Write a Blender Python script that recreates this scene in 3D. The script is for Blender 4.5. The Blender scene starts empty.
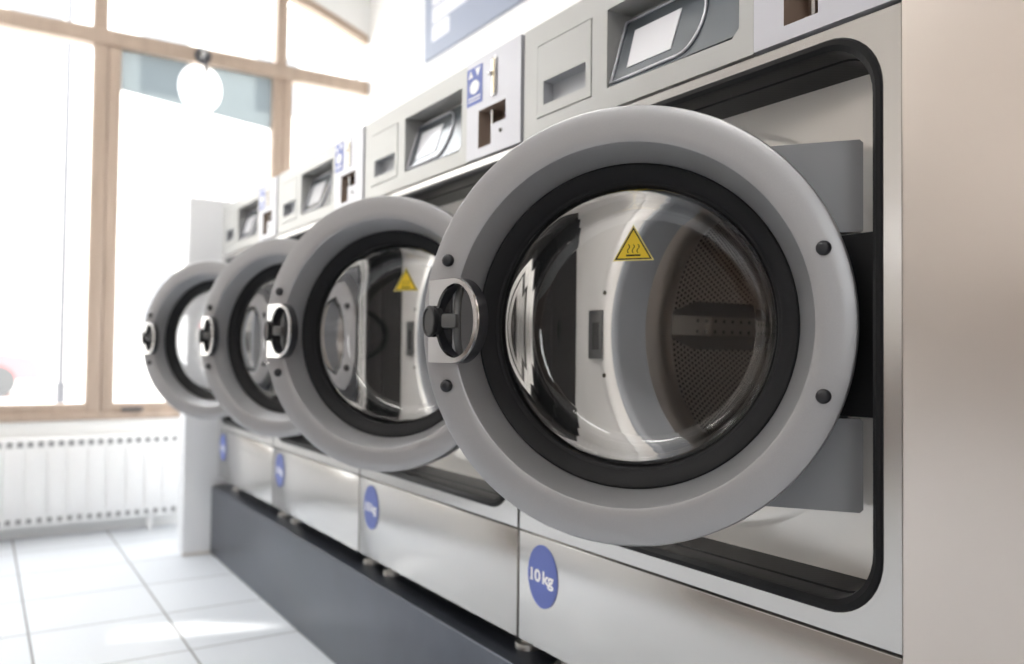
import bpy, bmesh, math, random
from math import sin, cos, pi, radians, atan2, sqrt
from mathutils import Vector, Matrix

random.seed(7)
sc = bpy.context.scene
COL = sc.collection
CZ = 0.848                  # camera height above the floor
D = 0.8346                  # distance of the machine fronts from the camera line
Y0 = 0.5157                 # near edge of the nearest machine
W = 0.75                    # machine width
PLZ = 0.282                 # plinth height

# ------------------------------------------------------------------ materials
def mat(name, color, rough=0.5, metal=0.0, coat=0.0, spec=0.5, emis=None, trans=0.0, ior=1.45):
    m = bpy.data.materials.new(name); m.use_nodes = True
    b = m.node_tree.nodes['Principled BSDF']
    b.inputs['Base Color'].default_value = (*color, 1)
    b.inputs['Roughness'].default_value = rough
    b.inputs['Metallic'].default_value = metal
    b.inputs['Coat Weight'].default_value = coat
    b.inputs['Coat Roughness'].default_value = 0.08
    b.inputs['Specular IOR Level'].default_value = spec
    b.inputs['Transmission Weight'].default_value = trans
    b.inputs['IOR'].default_value = ior
    if emis:
        b.inputs['Emission Color'].default_value = (*emis[0], 1)
        b.inputs['Emission Strength'].default_value = emis[1]
    return m

def nodes(m):
    return m.node_tree.nodes, m.node_tree.links, m.node_tree.nodes['Principled BSDF']

def add_noise(m, scale, c1, c2, rough=None, bump=0.0, coord='Object', stretch=(1, 1, 1), detail=4):
    n, l, b = nodes(m)
    tc = n.new('ShaderNodeTexCoord'); mp = n.new('ShaderNodeMapping')
    mp.inputs['Scale'].default_value = stretch
    nz = n.new('ShaderNodeTexNoise'); nz.inputs['Scale'].default_value = scale
    nz.inputs['Detail'].default_value = detail
    l.new(tc.outputs[coord], mp.inputs[0]); l.new(mp.outputs[0], nz.inputs['Vector'])
    if c1:
        r = n.new('ShaderNodeValToRGB')
        r.color_ramp.elements[0].position = 0.3; r.color_ramp.elements[1].position = 0.7
        r.color_ramp.elements[0].color = (*c1, 1); r.color_ramp.elements[1].color = (*c2, 1)
        l.new(nz.outputs['Fac'], r.inputs[0]); l.new(r.outputs[0], b.inputs['Base Color'])
    if rough:
        mr = n.new('ShaderNodeMapRange')
        mr.inputs['To Min'].default_value = rough[0]; mr.inputs['To Max'].default_value = rough[1]
        l.new(nz.outputs['Fac'], mr.inputs[0]); l.new(mr.outputs[0], b.inputs['Roughness'])
    if bump:
        bp = n.new('ShaderNodeBump'); bp.inputs['Strength'].default_value = bump
        bp.inputs['Distance'].default_value = 0.001
        l.new(nz.outputs['Fac'], bp.inputs['Height']); l.new(bp.outputs[0], b.inputs['Normal'])
    return m

M = {}
M['front'] = mat('satin_steel_front', (.59, .578, .562), .2, .88)
M['silver'] = mat('silver_panel_paint', (.43, .43, .42), .34, .35)
M['coinface'] = mat('pale_coin_plate', (.52, .52, .56), .32, .3)
M['ring'] = add_noise(mat('silver_grey_door_paint', (.385, .385, .395), .36, .7), 900, (.375, .375, .385), (.40, .40, .41), (.34, .42))
M['bracket'] = mat('grey_bracket_paint', (.23, .235, .25), .42, .5)
M['rubber'] = mat('black_rubber', (.010, .010, .011), .6, spec=.25)
M['plastic'] = mat('black_plastic', (.015, .015, .018), .3)
M['chrome'] = mat('chrome', (.52, .51, .51), .14, 1.0)
M['darkchrome'] = mat('dark_lever', (.12, .12, .12), .35, .5)
M['knob'] = mat('dark_knob', (.022, .022, .023), .5, 0, spec=.12)
M['panel'] = mat('polished_stainless', (.93, .90, .86), .24, .3)
M['lifter'] = mat('drum_lifter_steel', (.26, .23, .20), .42, .9)
M['gasket'] = mat('grey_bellows_rubber', (.34, .35, .37), .38)
M['blue'] = mat('sticker_blue', (.105, .145, .43), .4)
M['white'] = mat('white_print', (.85, .85, .86), .5)
M['yellow'] = mat('warning_yellow', (.93, .66, .04), .45)
M['yellowrim'] = mat('warning_rim', (.78, .66, .22), .45)
M['ink'] = mat('black_ink', (.03, .025, .01), .5)
M['screen'] = mat('slate_screen', (.075, .088, .102), .22, 0, .5)
M['lcd'] = mat('lcd_pale', (.62, .62, .65), .25, 0, .3)
M['brass'] = mat('brass_coin_slot', (.62, .53, .36), .3, .9)
M['bronze'] = mat('bronze_cup', (.34, .26, .21), .4, .3)
M['dark'] = mat('dark_hollow', (.03, .03, .03), .6)
M['foot'] = mat('zinc_foot', (.55, .54, .52), .35, .8)
M['plinth'] = add_noise(mat('anthracite_plinth', (.09, .1, .12), .3, .6), 3.5, (.055, .062, .08), (.10, .11, .135), (.25, .42))
M['glass'] = mat('door_glass', (1, 1, 1), 0.0, 0, trans=1.0, ior=1.52)
M['wall'] = add_noise(mat('white_wall_paint', (.92, .92, .91), .8), 60, None, None, None, .05)
M['ceil'] = mat('white_ceiling', (.85, .85, .84), .9)
M['partition'] = mat('white_partition_paint', (.80, .81, .83), .6)
M['beige'] = mat('beige_wall', (.62, .575, .54), .75)
M['brownwall'] = mat('brown_wall', (.20, .155, .125), .7)
M['reflectband'] = add_noise(mat('brown_reflection_band', (.10, .065, .045), .5), 4, (.08, .05, .035), (.12, .08, .055), None, 0, 'Object', (1, 6, 1))  # brown of the added band, seen only in reflections
M['radiator'] = mat('radiator_enamel', (.86, .86, .86), .35)
M['slot'] = mat('radiator_slot', (.30, .30, .30), .6)
M['wood'] = add_noise(mat('tan_window_wood', (.46, .36, .28), .45), 3, (.43, .335, .265), (.51, .40, .32), None, 0, 'Object', (6, 6, .6))
M['lamp'] = mat('fill_diffuser', (.9, .9, .9), .5, emis=((1, .97, .93), 32.0))  # glow of the added fill lights over the aisle
M['fillbody'] = mat('fill_body', (.8, .8, .8), .4)
M['signblue'] = mat('sign_blue_grey', (.30, .34, .44), .5)
M['signwhite'] = mat('sign_white', (.86, .87, .92), .5)
M['pave'] = mat('pale_paving', (.62, .60, .57), .9)
M['facade'] = add_noise(mat('pale_facade', (.72, .69, .64), .9), .6, (.70, .67, .62), (.76, .74, .70))
M['facadeglass'] = mat('facade_glass', (.20, .205, .215), .3)
M['redcar'] = mat('red_car_paint', (.62, .16, .17), .3, 0, .5)
M['tyre'] = mat('tyre', (.11, .11, .11), .8)
M['post'] = mat('grey_post', (.10, .10, .11), .6)

# brushed stainless of the tall cabinet: fine streaks along the row
m = mat('brushed_stainless', (.67, .605, .555), .3, 1.0)
n, l, b = nodes(m)
tc = n.new('ShaderNodeTexCoord'); mp = n.new('ShaderNodeMapping'); mp.inputs['Scale'].default_value = (2, 2, 420)
nz = n.new('ShaderNodeTexNoise'); nz.inputs['Scale'].default_value = 1.5; nz.inputs['Detail'].default_value = 3
l.new(tc.outputs['Object'], mp.inputs[0]); l.new(mp.outputs[0], nz.inputs['Vector'])
mr = n.new('ShaderNodeMapRange'); mr.inputs['To Min'].default_value = .275; mr.inputs['To Max'].default_value = .325
l.new(nz.outputs['Fac'], mr.inputs[0]); l.new(mr.outputs[0], b.inputs['Roughness'])
bp = n.new('ShaderNodeBump'); bp.inputs['Strength'].default_value = .008; bp.inputs['Distance'].default_value = .0003
l.new(nz.outputs['Fac'], bp.inputs['Height']); l.new(bp.outputs[0], b.inputs['Normal'])
M['brushed'] = m

# ribbed dark plastic of the door recess
m = mat('ribbed_black_plastic', (.005, .0052, .006), .45, spec=.22)
n, l, b = nodes(m)
tc = n.new('ShaderNodeTexCoord')
wv = n.new('ShaderNodeTexWave'); wv.wave_type = 'BANDS'; wv.bands_direction = 'DIAGONAL'
wv.inputs['Scale'].default_value = 55
l.new(tc.outputs['Object'], wv.inputs['Vector'])
bp = n.new('ShaderNodeBump'); bp.inputs['Strength'].default_value = .05; bp.inputs['Distance'].default_value = .001
l.new(wv.outputs['Fac'], bp.inputs['Height']); l.new(bp.outputs[0], b.inputs['Normal'])
M['recess'] = m

# perforated stainless of the drum (holes laid out in UV metres)
def perforated():
    m = mat('perforated_drum', (.55, .50, .46), .28, 1.0)
    n, l, b = nodes(m)
    uv = n.new('ShaderNodeUVMap')
    def grid(off):
        a = n.new('ShaderNodeVectorMath'); a.operation = 'MULTIPLY_ADD'
        a.inputs[1].default_value = (1/.0100, 1/.0173, 0); a.inputs[2].default_value = (off, off, 0)
        f = n.new('ShaderNodeVectorMath'); f.operation = 'FRACTION'
        s = n.new('ShaderNodeVectorMath'); s.operation = 'SUBTRACT'; s.inputs[1].default_value = (.5, .5, 0)
        k = n.new('ShaderNodeVectorMath'); k.operation = 'MULTIPLY'; k.inputs[1].default_value = (.0100, .0173, 0)
        ln = n.new('ShaderNodeVectorMath'); ln.operation = 'LENGTH'
        l.new(uv.outputs[0], a.inputs[0]); l.new(a.outputs[0], f.inputs[0]); l.new(f.outputs[0], s.inputs[0])
        l.new(s.outputs[0], k.inputs[0]); l.new(k.outputs[0], ln.inputs[0])
        return ln.outputs['Value']
    mn = n.new('ShaderNodeMath'); mn.operation = 'MINIMUM'
    l.new(grid(0), mn.inputs[0]); l.new(grid(.5), mn.inputs[1])
    lt = n.new('ShaderNodeMath'); lt.operation = 'LESS_THAN'; lt.inputs[1].default_value = .0028
    l.new(mn.outputs[0], lt.inputs[0])
    mx = n.new('ShaderNodeMix'); mx.data_type = 'RGBA'
    mx.inputs['A'].default_value = (.55, .50, .46, 1); mx.inputs['B'].default_value = (.02, .02, .02, 1)
    l.new(lt.outputs[0], mx.inputs['Factor']); l.new(mx.outputs['Result'], b.inputs['Base Color'])
    return m
M['drum'] = perforated()

# thin window pane: clear with a Fresnel reflection
m = bpy.data.materials.new('window_pane'); m.use_nodes = True
n, l = m.node_tree.nodes, m.node_tree.links
n.clear()
o = n.new('ShaderNodeOutputMaterial'); mx = n.new('ShaderNodeMixShader'); fr = n.new('ShaderNodeFresnel'); fr.inputs[0].default_value = 1.3
tr = n.new('ShaderNodeBsdfTransparent'); tr.inputs[0].default_value = (.97, .98, .98, 1)
gl = n.new('ShaderNodeBsdfGlossy'); gl.inputs['Roughness'].default_value = .02
l.new(fr.outputs[0], mx.inputs[0]); l.new(tr.outputs[0], mx.inputs[1]); l.new(gl.outputs[0], mx.inputs[2]); l.new(mx.outputs[0], o.inputs[0])
M['pane'] = m
M['sheet'] = m.copy(); M['sheet'].name = 'door_glass_sheet'
M['sheet'].node_tree.nodes['Transparent BSDF'].inputs[0].default_value = (.985, .985, .985, 1)

def film(name, col, fac):
    m = bpy.data.materials.new(name); m.use_nodes = True
    n, l = m.node_tree.nodes, m.node_tree.links
    n.clear()
    o = n.new('ShaderNodeOutputMaterial'); mx = n.new('ShaderNodeMixShader'); mx.inputs[0].default_value = fac
    tr = n.new('ShaderNodeBsdfTransparent'); tr.inputs[0].default_value = (*col, 1)
    tl = n.new('ShaderNodeBsdfTranslucent'); tl.inputs[0].default_value = (*col, 1)
    l.new(tr.outputs[0], mx.inputs[1]); l.new(tl.outputs[0], mx.inputs[2]); l.new(mx.outputs[0], o.inputs[0])
    return m
M['filmblue'] = film('pale_blue_film', (.155, .178, .190), .5)
M['filmwhite'] = film('white_film', (.9, .9, .9), .5)

# floor tiles
m = mat('white_floor_tiles', (.8, .82, .85), .38, spec=.2)
n, l, b = nodes(m)
tc = n.new('ShaderNodeTexCoord'); mp = n.new('ShaderNodeMapping')
TILE = .381
mp.inputs['Location'].default_value = (-.142 + TILE*20, -.193 + TILE*20, 0)
bk = n.new('ShaderNodeTexBrick'); bk.offset = 0; bk.offset_frequency = 1; bk.squash = 1
bk.inputs['Scale'].default_value = 1; bk.inputs['Brick Width'].default_value = TILE; bk.inputs['Row Height'].default_value = TILE
bk.inputs['Mortar Size'].default_value = .0036; bk.inputs['Mortar Smooth'].default_value = .3; bk.inputs['Bias'].default_value = 0
bk.inputs['Color1'].default_value = (.57, .60, .64, 1); bk.inputs['Color2'].default_value = (.60, .63, .67, 1)
bk.inputs['Mortar'].default_value = (.17, .168, .168, 1)
l.new(tc.outputs['Object'], mp.inputs[0]); l.new(mp.outputs[0], bk.inputs['Vector']); l.new(bk.outputs['Color'], b.inputs['Base Color'])
bp = n.new('ShaderNodeBump'); bp.invert = True; bp.inputs['Strength'].default_value = .4; bp.inputs['Distance'].default_value = .002
l.new(bk.outputs['Fac'], bp.inputs['Height']); l.new(bp.outputs[0], b.inputs['Normal'])
M['tiles'] = m

# ------------------------------------------------------------------ mesh helpers
class MB:
    """collects geometry, builds ONE mesh object"""
    def __init__(s): s.bm = bmesh.new(); s.mats = []
    def mi(s, m):
        if m not in s.mats: s.mats.append(m)
        return s.mats.index(m)
    def poly(s, pts, m=None):
        f = s.bm.faces.new([s.bm.verts.new(p) for p in pts])
        if m: f.material_index = s.mi(m)
        return f
    def box(s, a, b, m=None, bevel=0.0, seg=2):
        x0, y0, z0 = [min(p, q) for p, q in zip(a, b)]; x1, y1, z1 = [max(p, q) for p, q in zip(a, b)]
        v = [s.bm.verts.new(p) for p in [(x0,y0,z0),(x1,y0,z0),(x1,y1,z0),(x0,y1,z0),(x0,y0,z1),(x1,y0,z1),(x1,y1,z1),(x0,y1,z1)]]
        fs = [s.bm.faces.new([v[i] for i in q]) for q in [(3,2,1,0),(4,5,6,7),(0,1,5,4),(1,2,6,5),(2,3,7,6),(3,0,4,7)]]
        if m:
            for f in fs: f.material_index = s.mi(m)
        if bevel:
            es = {e for f in fs for e in f.edges}
            bmesh.ops.bevel(s.bm, geom=list(es), offset=bevel, segments=seg, profile=.5, affect='EDGES')
        return s
    def loft(s, loops, closed=True, cap0=False, cap1=False, m=None, ring=False):
        L = [[s.bm.verts.new(p) for p in lp] for lp in loops]
        k = len(L[0]); pairs = list(zip(L[:-1], L[1:]))
        if ring: pairs.append((L[-1], L[0]))
        fs = []
        for A, B in pairs:
            for i in range(k if closed else k-1):
                j = (i+1) % k
                fs.append(s.bm.faces.new((A[i], A[j], B[j], B[i])))
        if cap0: fs.append(s.bm.faces.new(L[0][::-1]))
        if cap1: fs.append(s.bm.faces.new(L[-1]))
        if m:
            for f in fs: f.material_index = s.mi(m)
        return L
    def tube(s, pts, r, seg=8, m=None, closed=False):
        pts = [Vector(p) for p in pts]; loops = []
        for i, p in enumerate(pts):
            a = pts[i-1] if (i > 0 or closed) else p
            b = pts[(i+1) % len(pts)] if (i < len(pts)-1 or closed) else p
            t = (b-a).normalized(); u = t.orthogonal().normalized() if i == 0 else (u - t*u.dot(t)).normalized()
            w = t.cross(u)
            loops.append([p + r*(cos(2*pi*k/seg)*u + sin(2*pi*k/seg)*w) for k in range(seg)])
        s.loft(loops, True, not closed, not closed, m, ring=closed)
        return s
    def cyl(s, c, axis, r, h, seg=32, m=None, r2=None, bevel=0.0):
        c = Vector(c); ax = Vector(axis).normalized(); u = ax.orthogonal().normalized(); w = ax.cross(u)
        r2 = r if r2 is None else r2
        prof = [(r, 0), (r2, h)]
        if bevel: prof = [(r, 0), (r2, h-bevel), (r2-bevel*.3, h-bevel*.3), (r2-bevel, h)]
        s.loft([[c + ax*hh + rr*(cos(2*pi*k/seg)*u + sin(2*pi*k/seg)*w) for k in range(seg)] for rr, hh in prof], True, True, True, m)
        return s
    def plate_hole(s, outer, holes, m=None):
        """fill between an outer loop and inner loops (lists of 3D points)"""
        es = []
        for lp in [outer] + holes:
            v = [s.bm.verts.new(p) for p in lp]
            es += [s.bm.edges.new((v[i], v[(i+1) % len(v)])) for i in range(len(v))]
        r = bmesh.ops.triangle_fill(s.bm, use_beauty=True, edges=es)
        for f in r['geom']:
            if isinstance(f, bmesh.types.BMFace) and m: f.material_index = s.mi(m)
        return s
    def build(s, name, m=None, parent=None, smooth=35, merge=1e-5, loc=None):
        if merge: bmesh.ops.remove_doubles(s.bm, verts=s.bm.verts, dist=merge)
        bmesh.ops.recalc_face_normals(s.bm, faces=s.bm.faces)
        me = bpy.data.meshes.new(name)
        s.bm.to_mesh(me); s.bm.free()
        for mm in (s.mats or [m]): me.materials.append(mm)
        if smooth:
            for p in me.polygons: p.use_smooth = True
            me.set_sharp_from_angle(angle=radians(smooth))
        o = bpy.data.objects.new(name, me); COL.objects.link(o)
        if parent: o.parent = parent
        if loc: o.location = loc
        return o

def tag(o, label=None, cat=None, group=None, kind=None):
    if label: o['label'] = label
    if cat: o['category'] = cat
    if group: o['group'] = group
    if kind: o['kind'] = kind
    return o
def empty(name, loc, rz=0):
    o = bpy.data.objects.new(name, None); COL.objects.link(o)
    o.location = loc; o.rotation_euler = (0, 0, rz); o.empty_display_size = .1
    return o
def copy_tree(o, parent=None):
    c = o.copy(); COL.objects.link(c)
    if parent: c.parent = parent
    for ch in list(o.children): copy_tree(ch, c)
    return c

# ------------------------------------------------------------------ the washing machine
# machine frame: t along the row (0 = near edge), d into the machine, z above the floor
RX, RY = .45, W/2
def L(t, d, z): return (d-RX, t-RY, z-PLZ)
def rrect(t0, t1, z0, z1, r, d, seg=10):
    pts = []
    for (ct, cz, a0) in ((t1-r, z1-r, 0), (t0+r, z1-r, 90), (t0+r, z0+r, 180), (t1-r, z0+r, 270)):
        for i in range(seg+1):
            a = radians(a0 + 90*i/seg); pts.append(L(ct + r*cos(a), d, cz + r*sin(a)))
    return pts
def rect(t0, t1, z0, z1, d): return [L(t0,d,z0), L(t1,d,z0), L(t1,d,z1), L(t0,d,z1)]
def circ(ct, cz, r, d, n=96, r2=None): return [L(ct + r*cos(2*pi*k/n), d, cz + (r2 or r)*sin(2*pi*k/n)) for k in range(n)]

ZB, ZJ, ZP, ZT = .334, .530, 1.239, 1.443     # bottom, lower joint, panel joint, top
TC, ZC = .346, .888                           # porthole centre
T0, T1 = .004, W-.004

def make_machine():
    root = empty('washing_machine', (D+RX, Y0+RY, PLZ))
    # ---- body: shell with rounded opening in its front
    b = MB()
    op = (.029, .717, .558, 1.220)
    hole = rrect(*op, .07, 0)
    b.plate_hole(rect(T0, T1, ZJ+.002, ZP-.003, 0), [hole])
    b.loft([rect(T0, T1, ZJ+.002, ZP-.003, 0), rect(T0, T1, ZJ+.002, ZP-.003, .024)], True)
    b.loft([rect(T0, T1, ZB, ZT-.004, .060), rect(T0, T1, ZB, ZT-.004, .93)], True, False, True)
    b.plate_hole(rect(T0, T1, ZB, ZT-.004, .060), [rect(T0+.005, T1-.005, ZB+.005, ZP-.006, .060)])
    b.loft([rect(T0+.005, T1-.005, ZB+.005, ZP-.006, .060), rect(T0+.005, T1-.005, ZB+.005, ZP-.006, .024)], True)
    b.plate_hole(rect(T0+.005, T1-.005, ZB+.005, ZP-.006, .024), [rect(T0+.008, T1-.008, ZJ+.004, ZP-.008, .024)])
    b.build('body', M['front'], root, 30)
    # ---- dark recess frame round the door opening
    r = MB()
    def rr(i, d): return rrect(op[0]+i, op[1]-i, op[2]+i, op[3]-i, max(.07-i*.6, .03), d)
    r.loft([rr(-.0035, -.0005), rr(-.0015, -.003), rr(.004, -.003), rr(.010, .001), rr(.0115, .006), rr(.0115, .036), rr(.0135, .038), rr(.018, .090)], True)
    r.build('recess_frame', M['recess'], root, 25)
    # ---- polished inner front with an embossed disc and the porthole
    p = MB()
    p.plate_hole(rr(.0175, .089), [circ(TC, ZC, .289, .089)])
    p.loft([circ(TC, ZC, .289, .089), circ(TC, ZC, .285, .0878), circ(TC, ZC, .280, .0860), circ(TC, ZC, .275, .0855), circ(TC, ZC, .249, .0855), circ(TC, ZC, .243, .088), circ(TC, ZC, .241, .10)], True)
    ip = p.build('inner_panel', M['panel'], root, 25)
    # latch socket on the inner panel
    k = MB()
    k.box(L(.652, .087, ZC-.046), L(.616, .0805, ZC+.040), M['darkchrome'], .001)
    k.box(L(.640, .084, ZC-.030), L(.622, .0795, ZC+.018), M['dark'])
    for zz in (-.075, .07):
        k.cyl(L(.612, .087, ZC+zz), (-1, 0, 0), .004, .003, 12, M['ink'])
    k.build('latch_socket', None, ip)
    # ---- grey rubber bellows
    g = MB()
    prof = [(.2435, .088), (.241, .079), (.236, .075), (.230, .077), (.2265, .085), (.2265, .105), (.2225, .118), (.2245, .132), (.220, .146)]
    g.loft([circ(TC, ZC, q, d) for q, d in prof], True)
    g.build('bellows', M['gasket'], root, 60)
    # ---- drum
    dr = MB(); uvl = dr.bm.loops.layers.uv.new('UVMap')
    R = .275; n = 96
    prof = [(.2215, .140), (.217, .150), (.211, .165), (.209, .178), (.212, .190), (.225, .205), (.255, .215), (R, .228)]
    dr.loft([circ(TC, ZC, q, d, n) for q, d in prof], True)
    for f in dr.bm.faces:
        for lp in f.loops: lp[uvl].uv = (.005, 0)
    for i in range(n):
        a0, a1 = 2*pi*i/n, 2*pi*(i+1)/n
        q = [(a0, .228), (a1, .228), (a1, .62), (a0, .62)]
        f = dr.poly([L(TC+R*cos(a), d, ZC+R*sin(a)) for a, d in q])
        for lp, (a, d) in zip(f.loops, q): lp[uvl].uv = (a*R, d)
        f = dr.poly([L(TC+R*cos(a0), .62, ZC+R*sin(a0)), L(TC+R*cos(a1), .62, ZC+R*sin(a1)), L(TC, .63, ZC)])
        for lp, (a, q) in zip(f.loops, ((a0, R), (a1, R), (0, 0))): lp[uvl].uv = (q*cos(a), q*sin(a))
    drum = dr.build('drum', M['drum'], root, 40)
    for ang in (184, 304, 64):
        lf = MB(); a = radians(ang-180)        # 180 in this frame would be the near side; 0 = far side
        e = Vector((0, cos(a), sin(a))); s_ = Vector((0, -sin(a), cos(a)))
        c = Vector(L(TC, 0, ZC))
        def P(rr_, ss, d): return tuple(c + e*rr_ + s_*ss + Vector((d, 0, 0)))
        sec = [(R+.002, -.05), (R-.035, -.026), (R-.045, -.018), (R-.045, .018), (R-.035, .026), (R+.002, .05)]
        lf.loft([[P(q*1.0 + dq, s2, d) for q, s2 in sec] for d, dq in ((.236, .046), (.31, 0), (.59, 0), (.61, .046))], False, True, True, M['lifter'])
        for ss in (-.010, .010):
            for j in range(14):
                lf.cyl(P(R-.0445, ss, .275 + j*.023), tuple(-e), .0035, .0006, 10, M['ink'])
        lf.build('drum_lifter', None, drum, 30)
    # ---- lower service panel with its capacity sticker
    lp = MB()
    lp.box(L(T0, 0, ZB), L(T1, .023, ZJ-.002), bevel=.0012)
    low = lp.build('lower_panel', M['front'], root, 30)
    st = MB()
    st.loft([circ(.672, .461, .0445, -.0002, 64, .0545), circ(.672, .461, .0445, -.0010, 64, .0545)], True, False, True, M['blue'])
    cu = bpy.data.curves.new('print', 'FONT'); cu.body = '10 kg'; cu.size = .0295; cu.align_x = 'CENTER'; cu.align_y = 'CENTER'
    cu.offset = .0010; cu.space_character = .96; cu.space_word = .62; cu.resolution_u = 4
    to = bpy.data.objects.new('print', cu); COL.objects.link(to)
    tm = bpy.data.meshes.new_from_object(to.evaluated_get(bpy.context.evaluated_depsgraph_get()))
    bpy.data.objects.remove(to); bpy.data.curves.remove(cu)
    wi = st.mi(M['white'])
    xs = [v.co.x for v in tm.vertices]; kx = .069/(max(xs)-min(xs)); xm = (max(xs)+min(xs))/2
    vs = [st.bm.verts.new(L(.6725 - (v.co.x-xm)*kx, -.0014, .459 + v.co.y)) for v in tm.vertices]
    one = [v.co for v in tm.vertices if v.co.x < min(xs) + .2*(max(xs)-min(xs))]      # slab foot under the figure one
    yb = min(c_.y for c_ in one); ft = [c_.x for c_ in one if c_.y < yb + .0008]; fx = .6725 - ((max(ft)+min(ft))/2-xm)*kx
    st.poly([L(fx+.0052, -.0014, .459+yb), L(fx-.0042, -.0014, .459+yb), L(fx-.0042, -.0014, .459+yb+.0030), L(fx+.0052, -.0014, .459+yb+.0030)], M['white'])
    yt = max(c_.y for c_ in one)
    st.poly([L(fx+.0048, -.0014, .459+yt-.0030), L(fx, -.0014, .459+yt-.0030), L(fx, -.0014, .459+yt), L(fx+.0020, -.0014, .459+yt)], M['white'])
    for pg in tm.polygons:
        try: f = st.bm.faces.new([vs[i] for i in pg.vertices]); f.material_index = wi
        except ValueError: pass
    bpy.data.meshes.remove(tm)
    st.build('capacity_sticker', None, low, 0, 0)['label'] = 'oval blue sticker printed 10 kg in white'
    # ---- control panel: plate with two openings
    cp = MB()
    A0, A1 = .2085, T1
    zl, zh = ZP+.002, ZT
    sc_open = [L(.507,0,1.276), L(.245,0,1.272), L(.233,0,1.283), L(.231,0,1.403), L(.507,0,1.403)]
    dr_open = rect(.5455, .7035, 1.272, 1.404, 0)
    cp.plate_hole(rect(A0, A1, zl, zh, 0), [sc_open, dr_open])
    cp.loft([rect(A0, A1, zl, zh, 0), rect(A0, A1, zl, zh, .058)], True)
    def push(pts, d): return [(p_[0]+d, p_[1], p_[2]) for p_ in pts]
    cp.loft([sc_open, push(sc_open, .052)], True, False, True)
    cp.loft([dr_open, push(dr_open, .02)], True, False, True)
    ctl = cp.build('control_panel', M['silver'], root, 30)
    # display: tilted slate panel, pale lcd and a light outline
    def S(t, v, lift=0.0):        # v 0..1 up the tilted screen
        return L(t, .004 + .036*v - lift, 1.277 + .116*v + lift*.3)
    ds = MB()
    ds.loft([[S(.506, 0), S(.2335, 0), S(.2335, 1), S(.506, 1)], [S(.506, 0, -.01), S(.2335, 0, -.01), S(.2335, 1, -.01), S(.506, 1, -.01)]], True, True, True)
    disp = ds.build('display', M['screen'], ctl, 30)
    ld = MB()
    ld.loft([[S(.470, .20, h), S(.372, .20, h), S(.370, .76, h), S(.474, .76, h)] for h in (.0003, .0015)], True, False, True)
    ld.build('lcd', M['lcd'], disp, 30)
    ol = MB()
    pts = [S(.502, .05, .002), S(.46, .045, .002), S(.37, .05, .002)]
    for i in range(13):
        a = radians(-90 + 180*i/12); pts.append(S(.352 - .038*cos(a), .5 + .45*sin(a), .002))
    pts += [S(.37, .95, .002), S(.46, .95, .002), S(.502, .95, .002)]
    ol.tube(pts, .0022, 8, closed=True)
    ol.build('display_outline', M['coinface'], disp, 60)
    # detergent drawer with its grip
    dw = MB()
    dt = (.5475, .7015, 1.274, 1.402)
    gh = rect(.5615, .6830, 1.293, 1.335, -.001)
    dw.plate_hole(rect(*dt, -.001), [gh], M['silver'])
    dw.loft([rect(*dt, -.001), rect(*dt, .018)], True, m=M['silver'])
    dw.loft([gh, push(gh, .004), [L(.5635, .019, 1.297), L(.681, .019, 1.297), L(.681, .019, 1.333), L(.5635, .019, 1.333)]], True, False, True, m=M['gasket'])
    dw.build('detergent_drawer', None, ctl, 30)
    # ---- coin box
    cb = MB()
    hol = [L(.158,0,1.260), L(.108,0,1.260), L(.108,0,1.298), L(.056,0,1.298), L(.056,0,1.336), L(.158,0,1.336)]
    cb.plate_hole(rect(T0, .2055, zl, zh, -.003), [push(hol, -.003)], M['coinface'])
    cb.loft([rect(T0, .2055, zl, zh, -.003), rect(T0, .2055, zl, zh, .058)], True, m=M['coinface'])
    cb.loft([push(hol, -.003), push(hol, .045)], True, False, True, m=M['bronze'])
    cb.box(L(.124, .006, 1.2605), L(.119, .030, 1.333), M['chrome'])
    coin = cb.build('coin_box', None, root, 30)
    cs = MB()
    cs.box(L(.107, -.003, 1.352), L(.088, -.0055, 1.428), M['chrome'], .0008)
    cs.box(L(.1005, -.005, 1.357), L(.0945, -.0065, 1.424), M['brass'])
    cs.box(L(.102, -.0055, 1.394), L(.112, -.010, 1.402), M['chrome'], .001)
    cs.build('coin_slot', None, coin, 30)
    kh = MB(); kh.cyl(L(.073, -.003, 1.279), (-1, 0, 0), .004, .002, 16); kh.build('keyhole', M['ink'], coin)
    lb = MB()
    lb.box(L(.2045, -.003, 1.353), L(.143, -.0036, 1.430), M['blue'])
    def mark(t0, t1, z0, z1): lb.poly(rect(t0, t1, z0, z1, -.0040), M['white'])
    lb.poly([L(.174 + .019*cos(2*pi*k_/32), -.0040, 1.389 + .014*sin(2*pi*k_/32)) for k_ in range(32)], M['white'])
    lb.poly([L(.199, -.004, 1.410), L(.180, -.004, 1.410), L(.1895, -.004, 1.426)], M['white'])
    lb.poly([L(.172, -.004, 1.426), L(.150, -.004, 1.426), L(.161, -.004, 1.408)], M['white'])
    mark(.150, .198, 1.3665, 1.3695); mark(.150, .198, 1.3605, 1.3630)
    lb.build('instruction_label', None, coin, 0)['label'] = 'blue label with white disc and arrows'
    # ---- hinge knuckles inside the recess
    for zz in (-.168, .168):
        h = MB()
        h.box(L(.052, .089, ZC+zz-.05), L(.082, .080, ZC+zz+.05), bevel=.003)
        h.cyl(L(.066, .068, ZC+zz-.045), (0, 0, 1), .010, .09, 20)
        h.build('hinge', M['foot'], root, 40)
    hc = MB(); hc.box(L(.033, .089, ZC-.110), L(.118, .045, ZC+.110), bevel=.004)
    hc.build('hinge_cover', M['rubber'], root, 30)
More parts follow.
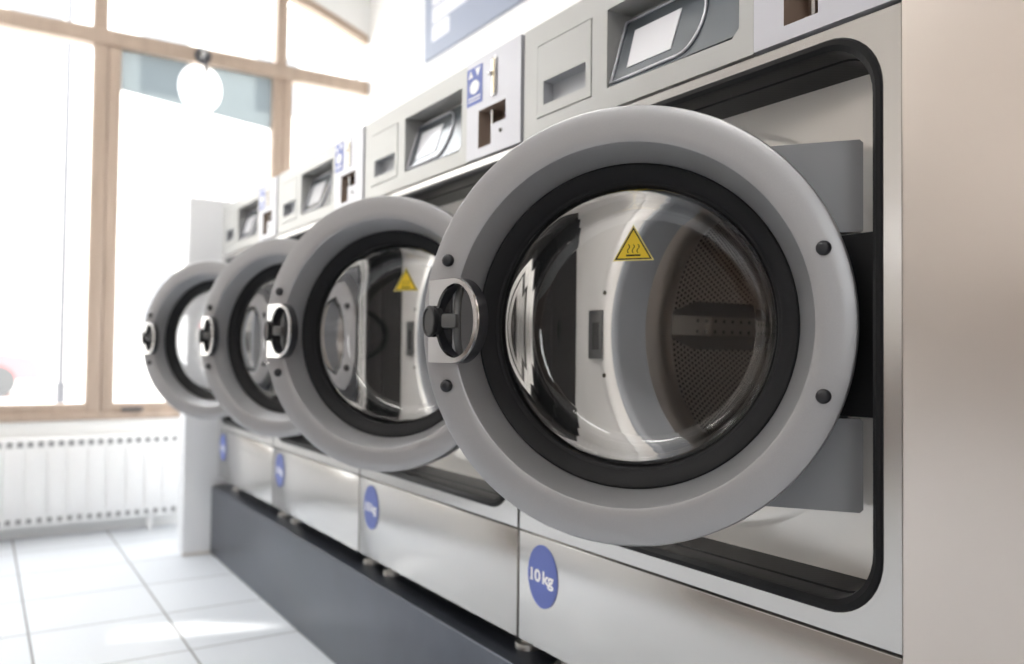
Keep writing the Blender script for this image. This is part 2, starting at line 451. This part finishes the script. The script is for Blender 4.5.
    # ---- feet
    for t, d in ((.07, .07), (.69, .07), (.07, .85), (.69, .85)):
        f = MB()
        f.cyl(L(t, d, PLZ), (0, 0, 1), .024, .012, 24, bevel=.003)
        f.cyl(L(t, d, PLZ+.012), (0, 0, 1), .012, ZB-PLZ-.012, 16)
        f.cyl(L(t, d, PLZ+.030), (0, 0, 1), .017, .010, 6)
        f.build('foot', M['foot'], root, 40)
    # ---- the door, in its own hinge frame: P(n outward, a towards the handle, z)
    RA = .2811
    def DP(nn, a, z): return (-nn, RA + a, z)
    def dc(r_, nn, n_=128): return [DP(nn, r_*cos(2*pi*k_/n_), r_*sin(2*pi*k_/n_)) for k_ in range(n_)]
    d = MB()
    prof = [(.2811, -.046), (.2813, -.008), (.2807, -.0035), (.2792, -.0012), (.2770, -.0003), (.262, .0005), (.246, .0005), (.2365, 0), (.2335, -.0014), (.2315, -.0050),
            (.2165, -.040), (.2150, -.0445), (.2130, -.0460), (.2130, -.058), (.2760, -.058), (.2800, -.052)]
    d.loft([dc(*q) for q in prof], True, ring=True)
    door = d.build('door', M['ring'], root, 28, loc=(.849-D-RX, .0648-RY, CZ+.0402-PLZ))
    g = MB()
    prof = [(.2152, -.0440), (.2125, -.0420), (.2085, -.0430), (.1945, -.0530), (.1930, -.0555), (.1915, -.0560), (.1900, -.0570), (.1885, -.0600), (.1885, -.0720), (.2128, -.0720), (.2152, -.0600)]
    g.loft([dc(*q) for q in prof], True, ring=True)
    g.build('door_gasket', M['rubber'], door, 28)
    # glass bowl: closed shell 5 mm thick
    gb = MB()
    inner = [(.1895, -.0600), (.1865, -.0640), (.1845, -.0720), (.1815, -.0900), (.1775, -.1100), (.1715, -.1270), (.1640, -.1370), (.1540, -.1420), (.1300, -.1445), (.0800, -.1460), (.0400, -.1465)]
    outer = [(.0400, -.1520), (.0800, -.1515), (.1310, -.1500), (.1560, -.1475), (.1675, -.1420), (.1760, -.1305), (.1825, -.1120), (.1865, -.0910), (.1893, -.0735), (.1900, -.0660)]
    lo = gb.loft([dc(*q) for q in inner + outer], True, ring=True)
    # close the two poles
    bm = gb.bm
    for k_, nn in ((len(inner)-1, -.1468), (len(inner), -.1522)):
        c = bm.verts.new(DP(nn, 0, 0)); lp_ = lo[k_]
        for i in range(len(lp_)): bm.faces.new((lp_[i], lp_[(i+1) % len(lp_)], c))
    kill = [f for f in bm.faces if all(v in set(lo[len(inner)-1]) | set(lo[len(inner)]) for v in f.verts) and len(f.verts) == 4]
    bmesh.ops.delete(bm, geom=kill, context='FACES_ONLY')
    ti = gb.mi(M['glass']); ti = gb.mi(M['sheet'])
    for f in bm.faces:
        if all((v.co.y-RA)**2 + v.co.z**2 < .1570**2 for v in f.verts): f.material_index = ti
    gb.build('door_glass', None, door, 60)
    # warning triangle on the bowl
    w = MB(); nz_ = -.1432
    def tri(ins, dn, m_):
        a0, z0, h, hw = .016, .0985, .0475, .0277
        c = z0 + h/3; f_ = 1-ins
        pts = [(0, z0+h), (-hw, z0), (hw, z0)]
        w.poly([DP(nz_+dn, a0 + x*f_, c + (z-c)*f_) for x, z in pts], m_)
    tri(-.10, 0, M['yellowrim']); tri(.02, .0003, M['ink']); tri(.14, .0006, M['yellow'])
    w.poly([DP(nz_+.0009, .016+x, z) for x, z in ((-.0105, .1035), (.0105, .1035), (.0105, .1060), (-.0105, .1060))], M['ink'])
    for q in (-.007, 0, .007):
        left, right = [], []
        for i in range(9):
            v = i/8; x = q + .0016*sin(2*pi*v); z = .1080 + .0125*v
            left.append((x-.0007, z)); right.append((x+.0007, z))
        for i in range(8):
            w.poly([DP(nz_+.0009, .016+x, z) for x, z in (left[i], right[i], right[i+1], left[i+1])], M['ink'])
    w.build('warning_sticker', None, door, 0, 0)['label'] = 'yellow triangular hot surface sticker'
    # screw caps
    for a, z in ((.2425, .0885), (.2425, -.0845), (-.2425, .0880), (-.2425, -.0850)):
        s_ = MB()
        s_.loft([[DP(nn, a + r_*cos(2*pi*k_/24), z + r_*sin(2*pi*k_/24)) for k_ in range(24)] for r_, nn in ((.0088, -.001), (.0088, .003), (.0078, .0052), (.0055, .0068), (.0025, .0075))], True, False, True)
        s_.build('screw_cap', M['plastic'], door, 50)
    # hinge brackets: plates behind the ring, cut round by it
    for sg in (1, -1):
        bk_ = MB()
        zi, zo, ax = .1140*sg, .2270*sg, -.287
        arc = [(-.258*cos(radians(q)), .258*sin(radians(q))*sg) for q in (28, 34, 40, 46, 52, 58)]
        ring_ = [(ax+.004, zo), (ax, zo-.004*sg), (ax, zi+.003*sg), (ax+.003, zi), (-.258*cos(radians(26.5)), zi)] + arc + [(-.17, .205*sg), (-.125, zo)]
        lo0 = [DP(-.0585, x, z) for x, z in ring_]; lo1 = [DP(-.0745, x, z) for x, z in ring_]
        bk_.loft([lo0, lo1], True, True, True, M['plastic'])
        for f in bk_.bm.faces:
            if len(f.verts) > 4: f.material_index = bk_.mi(M['bracket'])
        bk_.build('hinge_bracket', None, door, 30)
    # handle: chrome D-shaped ring plate leaning out from the door edge
    TA = radians(29)
    a0 = .2680
    def H(q, h, z):   # q along the leaning plate from its outer edge, h proud of it
        nn = .003 + q*sin(TA) + h*cos(TA); a = a0 - q*cos(TA) + h*sin(TA)
        return DP(nn, a, z + .004)
    RH, QC = .0575, .0545
    out = [(0.0, RH*(1 - i/8)) for i in range(1, 16)] + [(0.0, -RH), (.012, -RH), (.024, -RH), (.038, -RH)] + [(QC + RH*sin(radians(x)), -RH*cos(radians(x))) for x in range(0, 181, 6)] + [(.038, RH), (.024, RH), (.012, RH), (0.0, RH)]
    nO = len(out)
    cen = (.0605, 0)
    holeP = []
    for (q, z) in out:
        ang = atan2(z, q - cen[0]); holeP.append((cen[0] + .0420*cos(ang), .0480*sin(ang)))
    def ins(pts, f_): return [(cen[0] + (q-cen[0])*f_, z*f_) for q, z in pts]
    hd = MB()
    F0 = [H(q, 0, z) for q, z in out]; F1 = [H(q, .0030, z) for q, z in ins(out, .985)]
    I1 = [H(q, .0034, z) for q, z in ins(holeP, 1.03)]; I0 = [H(q, 0, z) for q, z in holeP]
    hd.loft([F0, F1, I1, I0], True, m=M['chrome'])
    B0 = [H(q, -.015, z) for q, z in ins(out, 1.0)]; B1 = [H(q, -.015, z) for q, z in holeP]
    hd.loft([F0, B0, B1, I0], True, m=M['plastic'])
    handle = hd.build('handle', None, door, 30)
    handle['label'] = 'chrome and black ring handle'
    # black mount between the plate and the door face
    mt = MB()
    mt.box(DP(-.004, .2600, -.0480), DP(.004, .2350, .0560), bevel=.002)
    mt.build('handle_mount', M['plastic'], door, 30)
    lv = MB()
    lv.tube([DP(.004, .222, -.040), DP(.014, .221, -.02), DP(.016, .221, .006), DP(.014, .221, .03), DP(.004, .222, .048)], .0055, 10, M['darkchrome'])
    lv.box(DP(.010, .240, -.006), DP(.028, .217, .014), M['darkchrome'], .004)
    lv.build('latch_lever', None, door, 40)
    kb = MB()
    c = Vector(H(.0090, .003, 0)); ax = Vector((-cos(TA+radians(12)), sin(TA+radians(12)), 0))
    u = Vector((0, 0, 1)); v_ = ax.cross(u)
    prof = [(.0215, -.009), (.0215, -.002), (.0195, -.0015), (.0195, .0005), (.0215, .001), (.0218, .0045), (.0205, .0060), (.0180, .0063), (.0172, .0050)]
    kb.loft([[tuple(c + ax*h + r_*(cos(2*pi*i/40)*u + sin(2*pi*i/40)*v_)) for i in range(40)] for r_, h in prof], True, True, True)
    kb.build('lock_button', M['knob'], door, 30)
    return root, door

machine, door = make_machine()
PSI = (35.97, 36.64, 32.6, 38.9)
labels = ('nearest silver washing machine with open door, beside the brushed steel cabinet',
          'second open silver washing machine counted from the brushed steel cabinet',
          'third open silver washing machine counted from the brushed steel cabinet',
          'farthest open silver washing machine in the row, next to the white partition')
for k in range(4):
    o = machine if k == 0 else copy_tree(machine)
    o.location = (D+RX, Y0+RY+k*W, PLZ)
    tag(o, labels[k], 'washing machine', 'washing machines in the row')
    dr_ = [c for c in o.children if c.name.split('.')[0] == 'door'][0]
    dr_.rotation_euler = (0, 0, radians(PSI[k]))

# ------------------------------------------------------------------ plinth and steel cabinet
pl = MB(); pl.box((D-.002, -2.0, 0), (1.795, 3.612, PLZ), bevel=.004, seg=3)
tag(pl.build('plinth', M['plinth']), 'long dark grey metal plinth under the row of washing machines', 'plinth')
cab = MB(); cab.box((D, -.40, PLZ+.001), (1.78, Y0+.0039, 2.15), bevel=.0015, seg=3)
tag(cab.build('steel_cabinet', M['brushed']), 'tall brushed stainless steel cabinet front at the right edge', 'cabinet')

# ------------------------------------------------------------------ the room
XL, XR, YB, YF, ZH = -2.7, 1.80, -3.0, 4.31, 3.35
def structure(o): o['kind'] = 'structure'; return o
f = MB(); f.box((XL-.1, YB-.1, -.08), (XR+.1, YF+.12, 0)); structure(f.build('floor', M['tiles'], smooth=0))
c = MB(); c.box((XL-.1, YB-.1, ZH), (XR+.1, YF+.12, ZH+.1)); structure(c.build('ceiling', M['ceil'], smooth=0))
w = MB(); w.box((XR, YB-.1, 0), (XR+.1, YF+.12, ZH)); structure(w.build('wall_right', M['wall'], smooth=0))
w = MB()
BW = (-2.45, -1.25, 1.05, 2.6)  # opening for the added window behind the camera
def xz(y, x0, x1, z0, z1): return [(x0, y, z0), (x1, y, z0), (x1, y, z1), (x0, y, z1)]
o1_, o2_ = xz(YB, XL-.1, XR+.1, 0, ZH), xz(YB-.1, XL-.1, XR+.1, 0, ZH)
h1_, h2_ = xz(YB, *BW), xz(YB-.1, *BW)
w.plate_hole(o1_, [h1_]); w.plate_hole(o2_, [h2_]); w.loft([o1_, o2_], True); w.loft([h1_, h2_], True)
structure(w.build('wall_back', M['brownwall'], smooth=0))
# left wall with an unseen slot, added to cut the floor's sun sliver
w = MB()
def yz(x, y0, y1, z0, z1): return [(x, y0, z0), (x, y1, z0), (x, y1, z1), (x, y0, z1)]
SUN_SLOT = [(2.66, 1.425), (2.79, 1.430), (2.73, 1.55), (2.575, 1.645), (2.53, 1.64), (2.60, 1.50)]
outer = yz(XL, YB, YF, 0, ZH); hs = [[(XL, y, z) for y, z in SUN_SLOT]]
w.plate_hole(outer, hs)
o2 = [(x-.03, y, z) for x, y, z in outer]; h2 = [[(x-.03, y, z) for x, y, z in h] for h in hs]
w.plate_hole(o2, h2); w.loft([outer, o2], True)
for a, b_ in zip(hs, h2): w.loft([a, b_], True)
structure(w.build('wall_left', M['beige'], smooth=0))
# far wall with the arched window opening
XW0, XW1, ZS = -1.25, 1.795, .52
ZCc, RR = -1.64, 4.607
def archz(x): return ZCc + sqrt(RR*RR - x*x)
N = 40
ar = [(XW0 + (XW1-XW0)*i/N) for i in range(N+1)]
def opening(y): return [(XW0, y, ZS), (XW1, y, ZS)] + [(x, y, archz(x)+.02) for x in ar[::-1]]
w = MB()
outer = [(XL-.1, YF, 0), (XR, YF, 0), (XR, YF, ZH), (XL-.1, YF, ZH)]
o2 = [(x, y+.12, z) for x, y, z in outer]
w.plate_hole(outer, [opening(YF)]); w.plate_hole(o2, [opening(YF+.12)])
w.loft([outer, o2], True); w.loft([opening(YF), opening(YF+.12)], True)
structure(w.build('wall_far', M['wall'], smooth=0))
# window: timber frame, transom, mullions, panes
win = structure(empty('window_1', (.3, YF+.05, ZS)))
def wl(p): return (p[0]-.3, p[1]-(YF+.05), p[2]-ZS)
fr = MB()
def bar(x0, x1, z0, z1, y0=YF-.005, y1=YF+.07, bv=.006): fr.box(wl((x0, y0, z0)), wl((x1, y1, z1)), bevel=bv)
ZTR0, ZTR1 = 2.294, 2.368
bar(XW0, XW1, ZTR0, ZTR1, YF-.015)                     # transom
bar(XW0, XW1, ZS, ZS+.035, YF-.012)                    # bottom rail
for (xa, xb, top) in ((.425, .533, .062), (1.272, 1.364, .058), (-.42, -.32, .058)):
    xa -= .006; xb += .006; mid = (xa+xb)/2 if xa > .5 or xa < 0 else .482
    bar(xa, mid-.001, ZS, ZTR0+.01); bar(mid+.001, xb, ZS, ZTR0+.01)
    c_ = .447 if 0 < xa < .5 else (1.310 if xa > 1 else (xa+xb)/2)
    bar(c_-top/2, c_+top/2, ZTR1-.01, archz(c_)+.01)
for x0, x1 in ((XW0, -.42), (-.32, .425), (.533, 1.272), (1.364, XW1)):    # sash rails
    bar(x0, x1, ZS+.03, ZS+.078, YF, YF+.06)
bar(XW0, XW0+.05, ZS, archz(XW0))
fr.loft([[wl((x, y, archz(x) + dz)) for (y, dz) in ((YF-.005, -.022), (YF+.07, -.022), (YF+.07, .022), (YF-.005, .022))] for x in ar], True, True, True)
fr.build('window_frame', M['wood'], win, 30)
pn = MB()
for x0, x1 in ((XW0+.03, -.36), (-.36, .48), (.48, 1.31), (1.31, XW1)):
    pn.poly([wl((x0, YF+.035, ZS+.05)), wl((x1, YF+.035, ZS+.05)), wl((x1, YF+.035, ZTR0+.02)), wl((x0, YF+.035, ZTR0+.02))])
    xs = [x0 + (x1-x0)*i/12 for i in range(13)]
    pn.poly([wl((x0, YF+.035, ZTR1-.02)), wl((x1, YF+.035, ZTR1-.02))] + [wl((x, YF+.035, archz(x))) for x in xs[::-1]])
pn.build('window_pane', M['pane'], win, 0)
# small silver catch on the transom and a latch on the lower rail
ct = MB()
ct.cyl(wl((.905, YF-.012, 2.325)), (0, -1, 0), .040, .012, 24, M['post'])
ct.cyl(wl((.905, YF-.024, 2.328)), (0, -1, .2), .022, .03, 20, M['chrome'], r2=.016, bevel=.004)
ct.tube([wl((.908, YF-.04, 2.32)), wl((.914, YF-.05, 2.28)), wl((.920, YF-.045, 2.235))], .010, 10, M['post'])
ct.build('window_catch', None, win, 40)
lt = MB(); lt.box(wl((.57, YF-.004, .560)), wl((.665, YF-.022, .574)), bevel=.003); lt.build('window_handle', M['post'], win, 30)
# pale blue decal band with white disc on the pane
dcl = MB()
dcl.plate_hole([wl(p) for p in [(.528, YF+.028, 2.10), (1.278, YF+.028, 2.02), (1.278, YF+.028, 2.303), (.528, YF+.028, 2.303)]],
               [[wl((.905 + .105*cos(2*pi*k/40), YF+.028, 2.175 + .125*sin(2*pi*k/40)*(.999))) for k in range(40)]], M['filmblue'])
dcl.poly([wl((.905 + .105*cos(2*pi*k/40), YF+.028, 2.175 + .125*sin(2*pi*k/40)*(.999))) for k in range(40)], M['filmwhite'])
dcl.build('window_decal', None, win, 0)
# unseen window added behind the camera to light the doors and their glass
fill_win = structure(empty('fill_window', (-1.85, YB-.05, 1.05)))
fr = MB()
for (xa, xb, za, zb) in ((-.6, .6, 0, .06), (-.6, .6, 1.49, 1.55), (-.6, -.54, 0, 1.55), (.54, .6, 0, 1.55), (-.03, .03, 0, 1.55)):
    fr.box((xa, -.03, za), (xb, .03, zb), bevel=.004)
fr.build('window_frame', M['wood'], fill_win, 30)
pn = MB(); pn.poly([(-.6, 0, 0), (.6, 0, 0), (.6, 0, 1.55), (-.6, 0, 1.55)])
pn.build('window_pane', M['pane'], fill_win, 0)
# unseen dark band added on the left wall for the steel to reflect
tr = MB(); tr.box((XL, -.2, .22), (XL+.03, 3.9, .86), bevel=.004); structure(tr.build('reflection_band', M['reflectband'], smooth=30))
# white partition at the end of the row
w = MB(); w.box((.722, 3.6125, 0), (XR, 3.72, 1.490), bevel=.002); structure(w.build('wall_partition', M['partition'], smooth=30))
b_ = MB(); b_.box((.721, 3.606, 0), (.832, 3.6124, .012)); structure(b_.build('trim_1', M['pave'], smooth=0))

# ------------------------------------------------------------------ radiator under the window
rad = empty('radiator', (-.1, YF-.09, .06))
tag(rad, 'white panel radiator with vertical ribs under the big window', 'radiator')
RXa, RXb = -1.15, .82
def rl(p): return (p[0]+.1, p[1]-(YF-.09), p[2]-.06)
ZR0, ZR1 = .062, .452
r = MB()
r.box(rl((RXa, YF-.080, ZR0)), rl((RXb, YF-.035, ZR1)), bevel=.006)
x = RXb - .04
while x > RXa+.05:
    r.box(rl((x-.034, YF-.086, ZR0+.055)), rl((x+.034, YF-.078, ZR1-.055)), bevel=.003)
    x -= .080
r.mi(M['radiator']); x = RXb - .02
while x > RXa+.03:
    for zc in (ZR0+.026, ZR1-.026):
        r.box(rl((x-.011, YF-.0815, zc-.012)), rl((x+.011, YF-.0790, zc+.012)), M['slot'])
    x -= .040
r.build('panel', None, rad, 30)
for x in (-.9, .6):
    br = MB(); br.box(rl((x-.02, YF-.036, ZR0+.05)), rl((x+.02, YF-.0005, ZR1-.05))); br.build('wall_bracket', M['radiator'], rad, 30)
for x in (-.95, .7):
    br = MB(); br.cyl(rl((x, YF-.055, 0)), (0, 0, 1), .012, ZR0+.01, 12); br.build('pipe', M['radiator'], rad, 30)

# ------------------------------------------------------------------ information board above the machines
sg = empty('information_board', (XR-.005, 3.05, 2.7))
tag(sg, 'blue grey notice board with white text field on the wall above the machines', 'sign')
SB, ST_, SY0, SY1 = 2.262, 3.15, 2.02, 3.585
bd = MB(); bd.box((-.012, SY0-3.05, SB-2.7), (.004, SY1-3.05, ST_-2.7), bevel=.002)
board = bd.build('board', M['signblue'], sg, 30)
tx = MB()
def line(ya, yb, za, zb): tx.poly([(-.0128, ya-3.05, za-2.7), (-.0128, yb-3.05, za-2.7), (-.0128, yb-3.05, zb-2.7), (-.0128, ya-3.05, zb-2.7)])
zz = 2.335
lens = [(3.33, 3.50), (2.25, 3.50), (2.32, 3.50), (2.20, 3.50), (2.42, 3.50), (2.25, 3.50), (2.3, 3.50), (2.6, 3.50)]
for ya, yb in lens:
    line(ya, yb, zz, zz+.074); zz += .085
tx.build('text_block', M['signwhite'], sg, 0)

# ------------------------------------------------------------------ unseen fill lights, added under the ceiling
for i, (lx, ly) in enumerate(((-.8, -1.0), (-.8, 1.2), (-.8, 3.2))):
    cl = empty('fill_light', (lx, ly, ZH-.05))
    tag(cl, ('added fill light farthest from the arched window', 'added fill light over the middle of the aisle', 'added fill light closest to the arched window')[i], 'fill light', 'added fill lights over the aisle')
    h = MB(); h.box((-.16, -.65, 0), (.16, .65, .05), bevel=.005); h.build('housing', M['fillbody'], cl, 30)
    h = MB(); h.box((-.14, -.63, -.012), (.14, .63, -.0005), bevel=.003); h.build('diffuser', M['lamp'], cl, 30)

# ------------------------------------------------------------------ outdoors
g = MB(); g.box((-30, YF+.13, -.2), (30, 40, -.12)); o = g.build('pavement', M['pave'], smooth=0); o['kind'] = 'structure'
bld = empty('apartment_building', (0, 23.5, -.12)); tag(bld, 'pale building across the street behind the window', 'building')
b_ = MB(); b_.box((-16, 0, 0), (12, 6, 11)); b_.build('facade', M['facade'], bld, 0)
for i in range(9):
    for j in range(3):
        q = MB(); xx = -14 + i*3
        q.box((xx-.6, -.03, 1.4+j*3.2), (xx+.6, .02, 3.1+j*3.2)); q.build('window', M['facadeglass'], bld, 0)
ps = MB(); ps.cyl((.55, 7.5, -.12), (0, 0, 1), .022, 4.5, 16); ps.cyl((.55, 7.5, -.12), (0, 0, 1), .035, .7, 16)
ps.box((.55, 7.44, 4.3), (1.4, 7.56, 4.38), bevel=.01)
tag(ps.build('lamp_post', M['post']), 'slim grey lamp post on the pavement outside the window', 'lamp post')
def car(loc):
    c = empty('car', loc)
    tag(c, 'red car parked across the street behind the left window pane', 'car')
    side = [(-2.0, .35), (2.05, .35), (2.1, .62), (1.95, .80), (1.1, .92), (.45, 1.38), (-.9, 1.42), (-1.6, .98), (-2.05, .88), (-2.1, .55)]
    b = MB(); b.loft([[(x, y, z) for x, z in [(p*1.0, q) for p, q in side]] if abs(y) < .8 else [(x*.97, y, .35+(z-.35)*(.97 if z < 1 else .93)) for x, z in side] for y in (-.84, -.7, .7, .84)], True, True, True)
    b.build('car_body', M['redcar'], c, 30)
    g = MB()
    for y in (-.845, .845): g.poly([(.95, y, .93), (.42, y, 1.27), (-.82, y, 1.30), (-1.4, y, .95)])
    g.build('car_window', M['facadeglass'], c, 0)
    for x in (-1.3, 1.3):
        for y in (-.86, .68):
            w = MB(); w.cyl((x, y, .32), (0, 1, 0), .32, .18, 28, bevel=.03); w.build('wheel', M['tyre'], c, 40)
car((-1.0, 22.0-11.5+9.5, -.12))

# ------------------------------------------------------------------ light
wd = bpy.data.worlds.new('sky'); sc.world = wd; wd.use_nodes = True
bg = wd.node_tree.nodes['Background']; bg.inputs[0].default_value = (.96, .98, 1.0, 1); bg.inputs[1].default_value = 8.0
def light(name, typ, loc, **kw):
    ld = bpy.data.lights.new(name, typ); o = bpy.data.objects.new(name, ld); COL.objects.link(o); o.location = loc
    for k_, v in kw.items(): setattr(ld, k_, v)
    return o
sun = light('sun', 'SUN', (-6, 2.6, 4), energy=9.0, angle=radians(.6), color=(1, .96, .9))
sun.rotation_euler = Vector((1, .0, -math.tan(radians(25)))).to_track_quat('-Z', 'Y').to_euler()
for (loc, rot, sx, sy) in (((.27, YF+.2, 1.7), (radians(-90), 0, 0), 3.2, 2.6), ((-1.85, YB-.12, 1.82), (radians(90), 0, 0), 1.3, 1.7)):
    p = light('window_portal', 'AREA', loc, shape='RECTANGLE', size=sx, size_y=sy)
    p.rotation_euler = rot; p.data.cycles.is_portal = True

# ------------------------------------------------------------------ camera
cam = bpy.data.cameras.new('camera'); co = bpy.data.objects.new('camera', cam); COL.objects.link(co)
yaw, pitch, roll = .57248, .027114, .010993
fw = Vector((sin(yaw)*cos(pitch), cos(yaw)*cos(pitch), sin(pitch)))
rt = Vector((cos(yaw), -sin(yaw), 0)); up = rt.cross(fw)
r2 = rt*cos(roll) + up*sin(roll); u2 = -rt*sin(roll) + up*cos(roll)
co.matrix_world = Matrix(((r2.x, u2.x, -fw.x, 0), (r2.y, u2.y, -fw.y, 0), (r2.z, u2.z, -fw.z, CZ), (0, 0, 0, 1)))
cam.sensor_width = 36; cam.lens = 825.46/1024*36; cam.clip_start = .02
cam.dof.use_dof = True; cam.dof.focus_distance = 1.02; cam.dof.aperture_fstop = 3.2
sc.camera = co

sc.view_settings.view_transform = 'Standard'; sc.view_settings.look = 'None'
sc.view_settings.gamma = 1; sc.view_settings.use_curve_mapping = False; sc.view_settings.exposure = -0.27
cy = sc.cycles
cy.max_bounces = 14; cy.transmission_bounces = 12; cy.glossy_bounces = 8; cy.diffuse_bounces = 6; cy.transparent_max_bounces = 12
cy.use_denoising = True; cy.sample_clamp_indirect = 8
